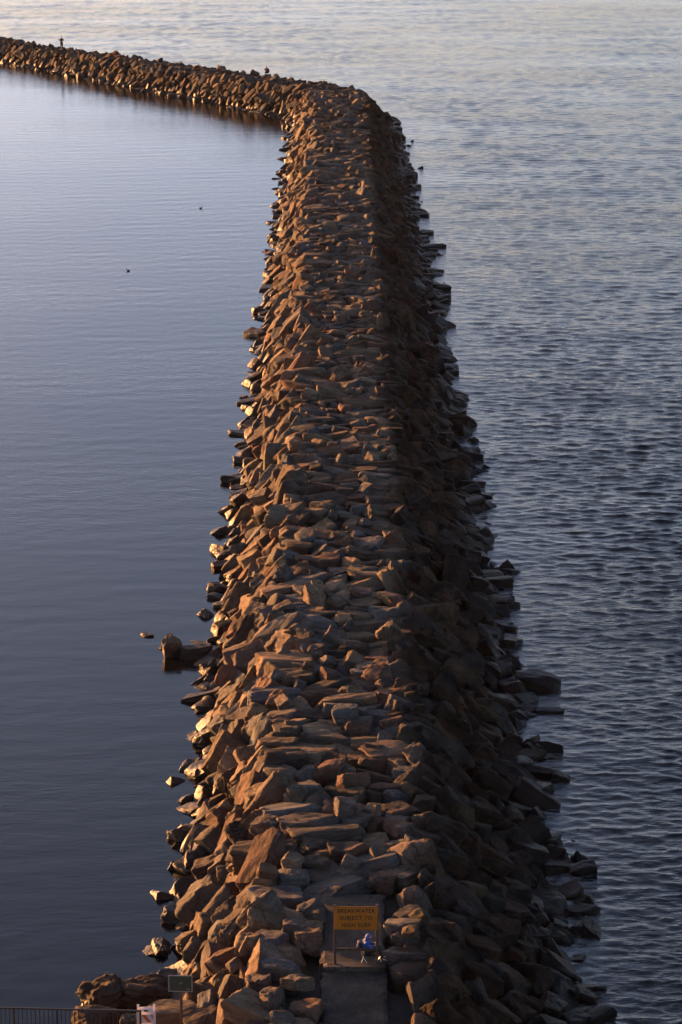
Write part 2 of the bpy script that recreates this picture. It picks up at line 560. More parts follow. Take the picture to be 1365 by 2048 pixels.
def lay_stones():
    s = Y0
    s_end = YB + ARCL + ARM
    while s < s_end:
        far = s > YB + ARCL + 95
        sm = 0.73 - 0.19 * min(1.0, max(0.0, (s - YB + 6) / 14.0))
        row = random.uniform(1.3, 1.75) * sm
        Ls = section_length(s)
        u = random.uniform(-0.6, 0.4)
        while u < Ls + 0.6:
            big = random.random()
            step = random.choice((0.95, 1.15, 1.3, 1.5, 1.7, 2.0, 2.4, 3.0)) * random.uniform(0.9, 1.1) * sm
            uc = u + step / 2
            u += step
            ss = s + random.uniform(-0.45, 0.45)
            lat, z, tg, nm, zone = on_profile(ss, max(0.0, min(Ls - 0.01, uc)))
            if z < -0.75 or (s > YB + ARCL and lat > CW + 2.0):
                continue
            if zone == 2:
                dims = (step * random.uniform(1.1, 1.45), row * random.uniform(0.9, 1.3), random.uniform(1.0, 1.6) * sm)
            elif zone in (0, 1):
                dims = (step * random.uniform(0.95, 1.25), row * random.uniform(0.8, 1.15), random.uniform(1.2, 1.95) * sm)
            else:
                dims = (step * random.uniform(1.0, 1.4), row * random.uniform(0.85, 1.25), random.uniform(1.1, 1.9) * sm)
            m = dims[0] * 0.42
            if in_path(lat, ss, m):
                if ss > PATH_END - 0.5 or random.random() < .2:
                    continue
                side = -1 if lat < 0.4 else 1
                lat = (PATH_L - m) if side < 0 else (PATH_R + m)
                if random.random() < 0.5:
                    continue
            p, td, rn = line_at(ss)
            X = (rn * tg[0] + Vector((0, 0, tg[1]))).normalized()
            N = (rn * nm[0] + Vector((0, 0, nm[1]))).normalized()
            frame = Matrix((X, td, N)).transposed()
            depth = -dims[2] * (random.uniform(0.22, 0.42) + random.gauss(0, 0.06) if zone == 2 else random.uniform(0.08, 0.45) + random.gauss(0, 0.11))
            loc = p + rn * lat + Vector((0, 0, z)) + N * depth
            steep = 0.8 if zone == 2 else 1.6 if zone < 2 and s < YB else 2.2 if s < YB else 1.1
            put_stone(loc, frame, dims, random.gauss(0, R(26)), random.gauss(R(-5), R(9) * steep), random.gauss(0, R(9) * steep), ss, lat, zone)
        # smaller stones wedged between and stragglers at the waterline
        for k in range(7 if s < 170 else 4):
            uc = random.uniform(0.5, Ls - 0.5)
            ss = s + random.uniform(-0.7, 0.7)
            lat, z, tg, nm, zone = on_profile(ss, uc)
            if in_path(lat, ss, 0.12) or z < -0.6 or (s > YB + ARCL and lat > CW + 2):
                continue
            p, td, rn = line_at(ss)
            N = (rn * nm[0] + Vector((0, 0, nm[1]))).normalized()
            X = (rn * tg[0] + Vector((0, 0, tg[1]))).normalized()
            a = random.uniform(0.45, 1.05)
            put_stone(p + rn * lat + Vector((0, 0, z)) + N * random.uniform(-0.1, 0.22), Matrix((X, td, N)).transposed(),
                      (a * random.uniform(.9, 1.5), a, a * random.uniform(.6, 1.0)), random.uniform(0, 6.28), random.gauss(0, R(18)), random.gauss(0, R(18)), ss, lat, zone, True)
        for side in (-1, 1):
            if random.random() < (0.5 if side > 0 else 0.42):
                ss = s + random.uniform(-0.6, 0.6)
                if ss > YB + ARCL and side > 0:
                    continue
                p, td, rn = line_at(ss)
                base = right_water(ss) if side > 0 else left_water(ss)
                lat = base + side * abs(random.gauss(0.1, 0.5 if side > 0 else 0.36))
                a = random.uniform(0.6, 1.5 if side > 0 else 1.15)
                frame = Matrix((rn, td, Vector((0, 0, 1)))).transposed()
                put_stone(p + rn * lat + Vector((0, 0, random.uniform(-0.25, 0.08))), frame,
                          (a * random.uniform(1.0, 1.7), a * random.uniform(.7, 1.0), a * random.uniform(.5, .85)), random.gauss(0, R(30)), random.gauss(0, R(10)), random.gauss(0, R(12)), ss, lat, 0 if side < 0 else 4)
        s += row
lay_stones()

# the one dark heap of small stone under the armour layer
def build_core():
    rows, ss = [], np.linspace(Y0 - 2, YB + ARCL + ARM, 260)
    for s in ss:
        p, td, rn = line_at(s)
        rows.append([p + rn * a * 0.94 + Vector((0, 0, b - 0.75)) for a, b in profile(s)])
    v = np.array([[list(q) for q in r] for r in rows], dtype=np.float32)
    nr, nc = v.shape[:2]
    idx = np.arange(nr * nc).reshape(nr, nc)
    f = np.stack([idx[:-1, :-1], idx[:-1, 1:], idx[1:, 1:], idx[1:, :-1]], -1).reshape(-1, 4)
    me = numpy_mesh('rubble_mound', v.reshape(-1, 3), f)
    tag(link_mesh('rubble_mound', me, plain('core_stone', (0.05, 0.042, 0.036), 0.9, 0.4, 3.0)), kind='structure')
build_core()

# special stones seen apart from the pile
def lone(px, py, wpx, dims, yaw, tone, label, z=None, tilt=(0, 0)):
    z = 0.0 if z is None else z
    p = world_at(px, py, z)
    me = FINE[len(LONES) * 5 % N_FINE]
    o = bpy.data.objects.new('boulder', me)
    COL.objects.link(o)
    o.location = p
    o.rotation_euler = (tilt[0], tilt[1], yaw)
    o.scale = dims
    o.color = tuple(TONES[tone][1]) + (1,)
    tag(o, label, 'boulder', 'boulders lying apart from the breakwater')
    LONES.append(o)
LONES = []
lone(345, 1306, 0, (1.0, 0.9, 1.7), 0.3, 0, 'upright tan boulder standing in calm water at the tip of the rock spit', 0.1, (0.1, -0.2))
lone(394, 1310, 0, (1.6, 0.8, 1.0), 0.05, 1, 'long flat-topped boulder bridging the rock spit to the breakwater', 0.1)
lone(295, 1271, 0, (0.62, 0.5, 0.22), 0.2, 2, 'small flat dark rock awash in calm water left of the rock spit')
lone(325, 1297, 0, (0.35, 0.3, 0.22), 0.9, 2, 'tiny dark stone breaking the water just off the rock spit')
lone(881, 494, 0, (1.05, 0.8, 0.6), 0.4, 2, 'lone dark boulder in the open sea off the far right waterline')
lone(1165, 1744, 0, (1.1, 0.8, 0.75), 0.2, 2, 'rounded dark boulder alone in the choppy sea right of the breakwater')
lone(1168, 1826, 0, (1.5, 0.7, 0.5), 0.1, 2, 'long low dark rock reaching into the choppy sea at lower right', 0.0)
lone(1100, 1424, 0, (1.3, 0.6, 0.3), 0.1, 2, 'thin flat slab washed by waves off the right waterline')

# ---------------------------------------------------------------- which stones show largest
def visible_counts():
    GW, GH = 228, 342
    sc = GW / PW
    pts, dep, ids = [], [], []
    for i, st in enumerate(stones):
        v, f = COARSE_A[i % N_COARSE]
        A = np.array(st['rot']) * np.array(st['dims'])[None, :]
        w = v @ A.T + np.array(st['loc'])
        yc = w[:, 1] * CT - (w[:, 2] - CAMZ) * ST
        up = w[:, 1] * ST + (w[:, 2] - CAMZ) * CT
        x = (PW / 2 + FPX * w[:, 0] / yc) * sc
        y = (PH / 2 - FPX * up / yc) * sc
        ok = (x >= 0) & (x < GW) & (y >= 0) & (y < GH) & (w[:, 2] > -0.02)
        if ok.any():
            c = (y[ok].astype(int) * GW + x[ok].astype(int))
            pts.append(c); dep.append(yc[ok]); ids.append(np.full(ok.sum(), i))
    pts, dep, ids = np.concatenate(pts), np.concatenate(dep), np.concatenate(ids)
    order = np.lexsort((dep, pts))
    first = np.ones(len(order), bool)
    first[1:] = pts[order][1:] != pts[order][:-1]
    return np.bincount(ids[order][first], minlength=len(stones))
vis = visible_counts()
chosen = set(np.argsort(-vis, kind='stable')[:290].tolist())

ORD1 = ['', 'first', 'second', 'third', 'fourth', 'fifth', 'sixth', 'seventh', 'eighth', 'ninth', 'tenth', 'eleventh', 'twelfth', 'thirteenth',
        'fourteenth', 'fifteenth', 'sixteenth', 'seventeenth', 'eighteenth', 'nineteenth', 'twentieth']
TENS = {2: ('twenty', 'twentieth'), 3: ('thirty', 'thirtieth'), 4: ('forty', 'fortieth'), 5: ('fifty', 'fiftieth'), 6: ('sixty', 'sixtieth')}
def ordinal(n):
    if n <= 20:
        return ORD1[n]
    a, b = divmod(n, 10)
    return TENS[a][1] if b == 0 else TENS[a][0] + '-' + ORD1[b]
S_SIGN = world_at(712, 1928, ZC).y
def lane_of(st):
    l = st['lat']
    if l < -5.2: return 'along the left waterline'
    if l < -2.9: return 'down the left slope'
    if l < -0.9: return "on the crest's left edge"
    if l < 1.0: return 'on the middle of the crest'
    if l < 2.8: return "on the crest's right edge"
    if l < 5.6: return 'down the shaded right slope'
    return 'along the right waterline'
def shape_word(d):
    a, b, c = d
    size = 'huge' if a * b * c > 4.6 else 'large' if a * b * c > 2.7 else 'mid-sized' if a * b * c > 1.2 else 'small'
    shp = 'flat' if c < 0.55 * min(a, b) else 'long' if max(a, b) > 1.75 * min(a, b) else 'tall' if c > 0.95 * min(a, b) else 'blocky'
    return size + ' ' + shp
lanes = {}
for i in sorted(chosen, key=lambda i: stones[i]['s']):
    st = stones[i]
    lanes.setdefault((lane_of(st), st['s'] > S_SIGN), []).append(i)
for (lane, beyond), lst in lanes.items():
    if not beyond:
        lst = lst[::-1]
    for n, i in enumerate(lst):
        st = stones[i]
        o = bpy.data.objects.new('boulder', FINE[i % N_FINE])
        COL.objects.link(o)
        o.matrix_world = Matrix.Translation(st['loc']) @ st['rot'].to_4x4() @ Matrix.Diagonal(st['dims']).to_4x4()
        o.color = st['col'] + (1,)
        where = ('beyond the yellow sign' if beyond else 'nearer than the yellow sign')
        tag(o, '%s %s boulder %s, %s %s' % (shape_word(st['dims']), TONES[st['tone']][0], lane, ordinal(n + 1), where), 'boulder', 'boulders of the breakwater')

def build_rubble():
    V, F, T, n = [], [], [], 0
    for i, st in enumerate(stones):
        if i in chosen:
            continue
        v, f = MID_A[i % 22] if st['s'] < 170 and vis[i] > 1 else COARSE_A[i % N_COARSE]
        A = np.array(st['rot']) * np.array(st['dims'])[None, :]
        V.append(v @ A.T + np.array(st['loc']))
        F.append(f + n)
        T.append(np.tile(np.array(st['col'] + (1.0,), np.float32), (len(v), 1)))
        n += len(v)
    me = numpy_mesh('breakwater_rubble', np.concatenate(V), np.concatenate(F))
    a = me.attributes.new('tone', 'FLOAT_COLOR', 'POINT')
    a.data.foreach_set('color', np.concatenate(T).ravel())
    try:
        me.set_sharp_from_angle(angle=R(35))
    except Exception:
        pass
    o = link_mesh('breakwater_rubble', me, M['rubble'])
    tag(o, 'long bank of brown and grey boulders running out to sea and bending left', 'breakwater rocks', kind='stuff')
build_rubble()
print('STONES', len(stones), 'min vis', sorted(vis[list(chosen)])[:3])

# ---------------------------------------------------------------- shore, path and landing
def shore():
    xs = np.linspace(-60, 60, 61)
    prof = [(18, 9.0), (40, 4.2), (58, 2.4), (66, 2.2), (71.9, 2.2), (72.5, 1.4), (73.6, -0.6), (75, -1.5)]
    g = np.random.default_rng(3)
    V = np.array([[[x, y, z + (g.normal(0, 0.05) if 18 < y < 71 else 0)] for x in xs] for y, z in prof], np.float32)
    nr, nc = V.shape[:2]
    idx = np.arange(nr * nc).reshape(nr, nc)
    f = np.stack([idx[:-1, :-1], idx[:-1, 1:], idx[1:, 1:], idx[1:, :-1]], -1).reshape(-1, 4)
    tag(link_mesh('shore_ground', numpy_mesh('shore_ground', V.reshape(-1, 3), f), plain('shore_soil', (0.11, 0.085, 0.06), 0.95, 0.35, 1.5, bump=0.5)), kind='structure')
shore()

def concrete(name, col):
    t = NT(name)
    p = t.n('ShaderNodeTexCoord').outputs['Object']
    a = t.noise(p, 1.3, 5.0, 0.65, 0.4)
    b = t.noise(p, 22.0, 3.0, 0.6)
    k = t.math('ADD', t.maprange(a, 0.3, 0.7, 0.5, 1.3), t.maprange(b, 0.3, 0.7, -0.3, 0.3))
    vo = t.n('ShaderNodeTexVoronoi', feature='DISTANCE_TO_EDGE')
    vo.inputs['Scale'].default_value = 0.55
    ws = t.n('ShaderNodeTexNoise')
    ws.inputs['Scale'].default_value = 2.0
    t.l(p, ws.inputs['Vector'])
    wa = t.n('ShaderNodeVectorMath', operation='ADD')
    t.l(p, wa.inputs[0]); t.l(ws.outputs['Color'], wa.inputs[1])
    t.l(wa.outputs[0], vo.inputs['Vector'])
    k = t.math('MULTIPLY', k, t.maprange(vo.outputs['Distance'], 0.0, 0.02, 0.35, 1.0))
    k = t.math('MULTIPLY', k, t.maprange(t.noise(p, 0.7, 3.0, 0.6), 0.4, 0.6, 0.65, 1.1))
    sc = t.n('ShaderNodeVectorMath', operation='SCALE')
    sc.inputs[0].default_value = col
    t.l(k, sc.inputs['Scale'])
    nb = t.bump(b, 0.6, 0.02, t.bump(a, 0.5, 0.06))
    t.principled(sc.outputs[0], 0.9, nb, 0.0, 0.25)
    return t.m
M['concrete'] = concrete('path_concrete', (0.058, 0.047, 0.040))
M['pale_concrete'] = concrete('step_concrete', (0.105, 0.082, 0.064))

def slab(name, x0, x1, y0, y1, ztop, thick, mat, ragged=0.05):
    bm = bmesh.new()
    nx, ny = max(4, int((x1 - x0) / 0.12)), max(3, int((y1 - y0) / 0.12))
    g = {}
    for j in range(ny + 1):
        for i in range(nx + 1):
            x, y = x0 + (x1 - x0) * i / nx, y0 + (y1 - y0) * j / ny
            w = noise.fractal(Vector((x * .8, y * 1.6, ztop)), 0.8, 2.0, 4)
            e = ragged * w * (1.0 if i in (0, nx) else 0.0)
            g[i, j] = bm.verts.new((x + e * 2, y, ztop + 0.012 * w - (0.05 if i in (0, nx) else 0.0)))
    for j in range(ny):
        for i in range(nx):
            bm.faces.new((g[i, j], g[i + 1, j], g[i + 1, j + 1], g[i, j + 1]))
    rim = [e for e in bm.edges if e.is_boundary]
    ret = bmesh.ops.extrude_edge_only(bm, edges=rim)
    for v in ret['geom']:
        if isinstance(v, bmesh.types.BMVert):
            v.co.z = ztop - thick
    bmesh.ops.recalc_face_normals(bm, faces=list(bm.faces))
    return tag(from_bm(name, bm, mat), kind='structure')
YS = S_SIGN
slab('concrete_path', PATH_L, PATH_R, 56.0, YS - 0.20, ZC - 0.16, 1.3, M['concrete'])
slab('concrete_step', PATH_L + 0.06, PATH_R - 0.02, YS - 0.20, YS + 0.14, ZC, 1.2, M['pale_concrete'], 0.02)
slab('concrete_landing', PATH_L - 0.02, PATH_R, YS + 0.14, 80.2, ZC - 0.012, 1.3, M['concrete'])

# ---------------------------------------------------------------- signs, fence, barricade
M['sign_yellow'] = plain('sign_yellow', (0.42, 0.135, 0.007), 0.5, 0.12, 3.0)
M['sign_black'] = plain('sign_black', (0.02, 0.016, 0.012), 0.5, 0.1)
M['wood'] = plain('brown_wood', (0.085, 0.045, 0.028), 0.8, 0.35, 9.0, bump=0.4)
M['dark_steel'] = plain('dark_steel', (0.028, 0.022, 0.02), 0.55, 0.3, 8.0)
M['sign_green'] = plain('sign_green', (0.022, 0.038, 0.026), 0.5, 0.2, 4.0)
M['white_paint'] = plain('white_paint', (0.55, 0.53, 0.55), 0.55, 0.1, 5.0)
M['pale_frame'] = plain('pale_frame', (0.20, 0.185, 0.17), 0.6, 0.15, 5.0)
M['orange'] = plain('orange_sheet', (0.60, 0.10, 0.02), 0.5, 0.12, 5.0)

def lettering(name, lines, size, gap, mat, parent, y, zs, squeeze=1.0, x0=0.0):
    for line, z in zip(lines, zs):
        cu = bpy.data.curves.new('letters', 'FONT')
        cu.body = line
        cu.size = size
        cu.align_x = 'CENTER'
        cu.align_y = 'CENTER'
        cu.extrude = 0.0015
        cu.offset = 0.0035
        cu.space_character = gap
        o = bpy.data.objects.new('letters', cu)
        COL.objects.link(o)
        me = bpy.data.meshes.new_from_object(o.evaluated_get(bpy.context.evaluated_depsgraph_get()))
        bpy.data.objects.remove(o)
        me.transform(Matrix.Translation((x0, y, z)) @ Matrix.Diagonal((squeeze, 1, 1, 1)) @ Matrix.Rotation(R(90), 4, 'X'))
        link_mesh(name, me, mat, parent)

def warning_sign():
    p = world_at(712.5, 1928, ZC)
    root = empty('warning_sign', (p.x, p.y, ZC))
    tag(root, 'yellow breakwater warning sign on two posts at the end of the concrete path', 'sign')
    W, z0, z1 = 1.35, 1.20, 2.01
    bm = bmesh.new()
    add_box(bm, (0, -0.045, (z0 + z1) / 2), (W, 0.022, z1 - z0), Matrix.Rotation(R(0.9), 3, 'Y'), 0.004)
    from_bm('panel', bm, M['sign_yellow'], root)
    for sx in (-1, 1):
        bm = bmesh.new()
        add_box(bm, (sx * (W / 2 - 0.01), 0.02, 1.0), (0.085, 0.085, 2.08), None, 0.008)
        from_bm('post', bm, M['wood'], root)
    bm = bmesh.new()
    add_box(bm, (0, 0.075, 0.47), (W + 0.04, 0.05, 0.10), None, 0.006)
    from_bm('rail', bm, M['wood'], root)
    bm = bmesh.new()
    zb = (z0, z1)
    for a in zb:
        s = 1 if a == z1 else -1
        add_box(bm, (0, -0.0585, a - s * 0.022 * 1.0), (W - 0.03, 0.004, 0.010), Matrix.Rotation(R(0.9), 3, 'Y'))
    from_bm('border', bm, M['sign_black'], root)
    lettering('lettering', ['BREAKWATER', 'SUBJECT TO', 'HIGH SURF'], 0.185, 1.12, M['sign_black'], root, -0.0585, (1.855, 1.615, 1.365), 0.92)
warning_sign()

def park_sign():
    p = world_at(363, 2046, 2.3)
    root = empty('notice_board', (p.x, p.y, 2.25), R(-2))
    tag(root, 'small dark green notice sign with pale frame on one wooden post', 'sign')
    W, H, zc = 0.68, 0.50, 1.42
    bm = bmesh.new()
    add_box(bm, (0, -0.05, zc), (W, 0.02, H), None, 0.003)
    from_bm('panel', bm, M['sign_green'], root)
    bm = bmesh.new()
    for sz in (-1, 1):
        add_box(bm, (0, -0.053, zc + sz * (H / 2 + 0.012)), (W + 0.07, 0.03, 0.03))
    for sx in (-1, 1):
        add_box(bm, (sx * (W / 2 + 0.018), -0.053, zc), (0.03, 0.03, H - 0.006))
    from_bm('frame', bm, M['pale_frame'], root)
    bm = bmesh.new()
    add_box(bm, (0.01, 0.005, 0.78), (0.085, 0.085, 1.75), None, 0.008)
    from_bm('post', bm, M['wood'], root)
    # the small pale emblem in the middle and the pale plate at lower right; the text itself cannot be read in the photograph
    bm = bmesh.new()
    for i in range(7):
        a = R(200 + i * 28)
        add_box(bm, (0.005 + 0.035 * math.cos(a), -0.0625, zc + 0.02 + 0.035 * math.sin(a)), (0.022, 0.003, 0.016), Matrix.Rotation(-a, 3, 'Y'))
    add_box(bm, (0.03, -0.0625, zc + 0.055), (0.014, 0.003, 0.07), Matrix.Rotation(R(8), 3, 'Y'))
    from_bm('emblem', bm, M['pale_frame'], root)
    bm = bmesh.new()
    add_box(bm, (0.24, -0.0625, zc - 0.18), (0.11, 0.003, 0.032))
    from_bm('plate', bm, M['pale_frame'], root)
park_sign()

def fence():
    a, b = world_at(-60, 2014.5, 3.27), world_at(283, 2022, 3.27)
    L = (b - a).length
    ang = math.atan2(b.y - a.y, b.x - a.x)
    root = empty('railing', (a.x, a.y, 2.2), ang)
    tag(root, 'dark metal railing with thin upright bars at the lower left corner', 'railing')
    for z, h in ((1.07, 0.05), (0.12, 0.04)):
        bm = bmesh.new()
        add_box(bm, (L / 2, 0, z), (L, 0.05, h), None, 0.006)
        from_bm('rail', bm, M['dark_steel'], root)
    n = int(L / 1.32)
    for i in range(n + 2):
        x = min(L - 0.03, 0.03 + i * 1.32)
        bm = bmesh.new()
        add_box(bm, (x, 0, 0.53), (0.06, 0.06, 1.12), None, 0.005)
        from_bm('post', bm, M['dark_steel'], root)
    bar = None
    x = 0.16
    while x < L - 0.1:
        if abs((x - 0.03) % 1.32) > 0.06 and abs((x - 0.03) % 1.32 - 1.32) > 0.06:
            if bar is None:
                bm = bmesh.new()
                add_box(bm, (0, 0, 0.593), (0.02, 0.02, 0.90))
                bar = from_bm('baluster', bm, M['dark_steel'], root)
                o = bar
            else:
                o = bar.copy()
                COL.objects.link(o)
                o.parent = root
            o.location = (x, 0, 0)
        x += 0.132
fence()

def barricade():
    p = world_at(292, 2017, 3.27)
    root = empty('traffic_barricade', (p.x, p.y + 0.1, 2.2), R(3))
    tag(root, 'white folding barricade with slanted orange stripes beside the dark railing', 'barricade')
    W = 0.56
    for side in (-1, 1):
        lean = Matrix.Rotation(R(10) * -side, 3, 'X')
        yb = side * 0.11
        nm = 'front_frame' if side < 0 else 'rear_frame'
        bm = bmesh.new()
        for sx in (-1, 1):
            add_box(bm, (sx * (W / 2 - 0.035), side * 0.14, 0.52), (0.07, 0.035, 1.06), lean, 0.008)
        add_box(bm, (0, side * 0.062, 0.965), (W - 0.14, 0.034, 0.14), lean, 0.008)
        add_box(bm, (0, side * 0.155, 0.42), (W - 0.14, 0.034, 0.11), lean, 0.008)
        fr = from_bm(nm, bm, M['white_paint'], root)
        pb = bmesh.new()
        add_box(pb, (0, side * 0.118, 0.74), (W - 0.02, 0.022, 0.30), lean, 0.004)
        pn = from_bm('board', pb, M['white_paint'], root)
        sb = bmesh.new()
        for cx in (-0.29, -0.03, 0.23):
            # slanted stripe clipped to the board
            pts = []
            for (u, v) in ((cx - 0.10, 0.145), (cx + 0.02, 0.145), (cx + 0.19, -0.145), (cx + 0.07, -0.145)):
                pts.append((max(-W / 2 + 0.015, min(W / 2 - 0.015, u)), v))
            vs = [sb.verts.new(Vector((0, side * 0.118, 0.74)) + lean @ Vector((u, side * 0.0135, v))) for u, v in pts]
            sb.faces.new(vs)
        from_bm('stripes', sb, M['orange'], pn)
    bm = bmesh.new()
    add_box(bm, (0, -0.078, 0.985), (0.115, 0.03, 0.065), None, 0.008)
    from_bm('handle_slot', bm, M['sign_black'], root)
barricade()

# ---------------------------------------------------------------- shore rocks at the lower left
def make_outcrop(seed):
    bm = bmesh.new()
    bmesh.ops.create_icosphere(bm, subdivisions=5, radius=0.5)
    off = Vector((seed * 2.3, seed * 7.1, seed))
    for v in bm.verts:
        p = v.co.copy()
        n = p.normalized()
        box = Vector([math.copysign(abs(c) ** 0.6, c) for c in n]) * 0.42
        h = noise.fractal(box * 2.6 + off, 0.75, 2.1, 6) * 0.15
        dist = noise.voronoi(box * 5.0 + off)[0]
        cob = (min(0.5, dist[1] - dist[0]) - 0.2) * 0.11          # cobbles set in the rock
        ledge = 0.022 if noise.noise(Vector((box.z * 9, box.x, box.y)) + off) > 0 else -0.02
        v.co = box + n * (h + cob + ledge)
    me = bpy.data.meshes.new('rock_outcrop')
    bm.to_mesh(me)
    bm.free()
    me.polygons.foreach_set('use_smooth', [True] * len(me.polygons))
    me.materials.append(M['rock'])
    return me
def outcrop(px, py, z, dims, rot, tone, label, seed, stone=False):
    o = bpy.data.objects.new('shore_rock', FINE[seed % N_FINE] if stone else make_outcrop(seed))
    COL.objects.link(o)
    o.location = world_at(px, py, z)
    o.scale = dims
    o.rotation_euler = rot
    o.color = tone + (1,)
    tag(o, label, 'rock', 'rocks on the shore behind the railing')
BRN, TAN, GRN = (0.060, 0.043, 0.032), (0.135, 0.10, 0.07), (0.035, 0.038, 0.035)  # the corner's shadow is put into the brown by darkening it
outcrop(212, 2000, 0.35, (1.75, 1.6, 1.45), (0.1, -0.25, 0.3), BRN, 'rough pitted brown rock hump at the water edge left of the shore', 1)
outcrop(310, 1992, 0.5, (2.5, 1.5, 1.15), (0.05, 0.05, -0.1), BRN, 'wide rough brown outcrop behind the green notice sign', 2)
outcrop(345, 2034, 1.4, (2.0, 1.2, 0.9), (-0.1, 0.0, 0.12), TAN, 'pale tan flat-topped block at the foot of the green notice sign', 6, True)
outcrop(196, 2043, 1.2, (1.5, 1.1, 0.9), (0.0, 0.1, 0.5), BRN, 'low brown rock seen through the railing bars', 11, True)
outcrop(262, 2050, 1.5, (0.75, 0.6, 0.6), (0, 0, 0.2), GRN, 'small rounded dark green-grey rock just left of the barricade', 17, True)
outcrop(425, 2010, 1.3, (1.5, 1.3, 1.3), (0.1, 0.2, 0.8), BRN, 'brown rock between the green notice sign and the breakwater slope', 21, True)
outcrop(408, 2052, 1.6, (1.3, 1.2, 0.8), (0.0, -0.1, 0.4), BRN, 'flat brown rock at the bottom edge right of the notice sign post', 23, True)

# ---------------------------------------------------------------- people
M['skin'] = plain('skin', (0.42, 0.24, 0.17), 0.55, 0.06)
M['blue'] = plain('blue_cloth', (0.035, 0.085, 0.30), 0.75, 0.12, 14.0, bump=0.4)
M['navy'] = plain('navy_cloth', (0.012, 0.018, 0.06), 0.8, 0.15, 10.0)
M['black'] = plain('black_cloth', (0.012, 0.011, 0.011), 0.85, 0.2, 10.0)
M['brown_cloth'] = plain('brown_cloth', (0.07, 0.04, 0.028), 0.85, 0.2, 10.0)
M['grey_cloth'] = plain('grey_cloth', (0.11, 0.095, 0.075), 0.85, 0.2, 10.0)
M['red_cloth'] = plain('red_cloth', (0.17, 0.045, 0.035), 0.85, 0.2, 10.0)
M['light_metal'] = plain('light_metal', (0.62, 0.60, 0.56), 0.35, 0.08, 5.0, metallic=0.6)
M['shoe'] = plain('shoe', (0.03, 0.026, 0.025), 0.6, 0.2)

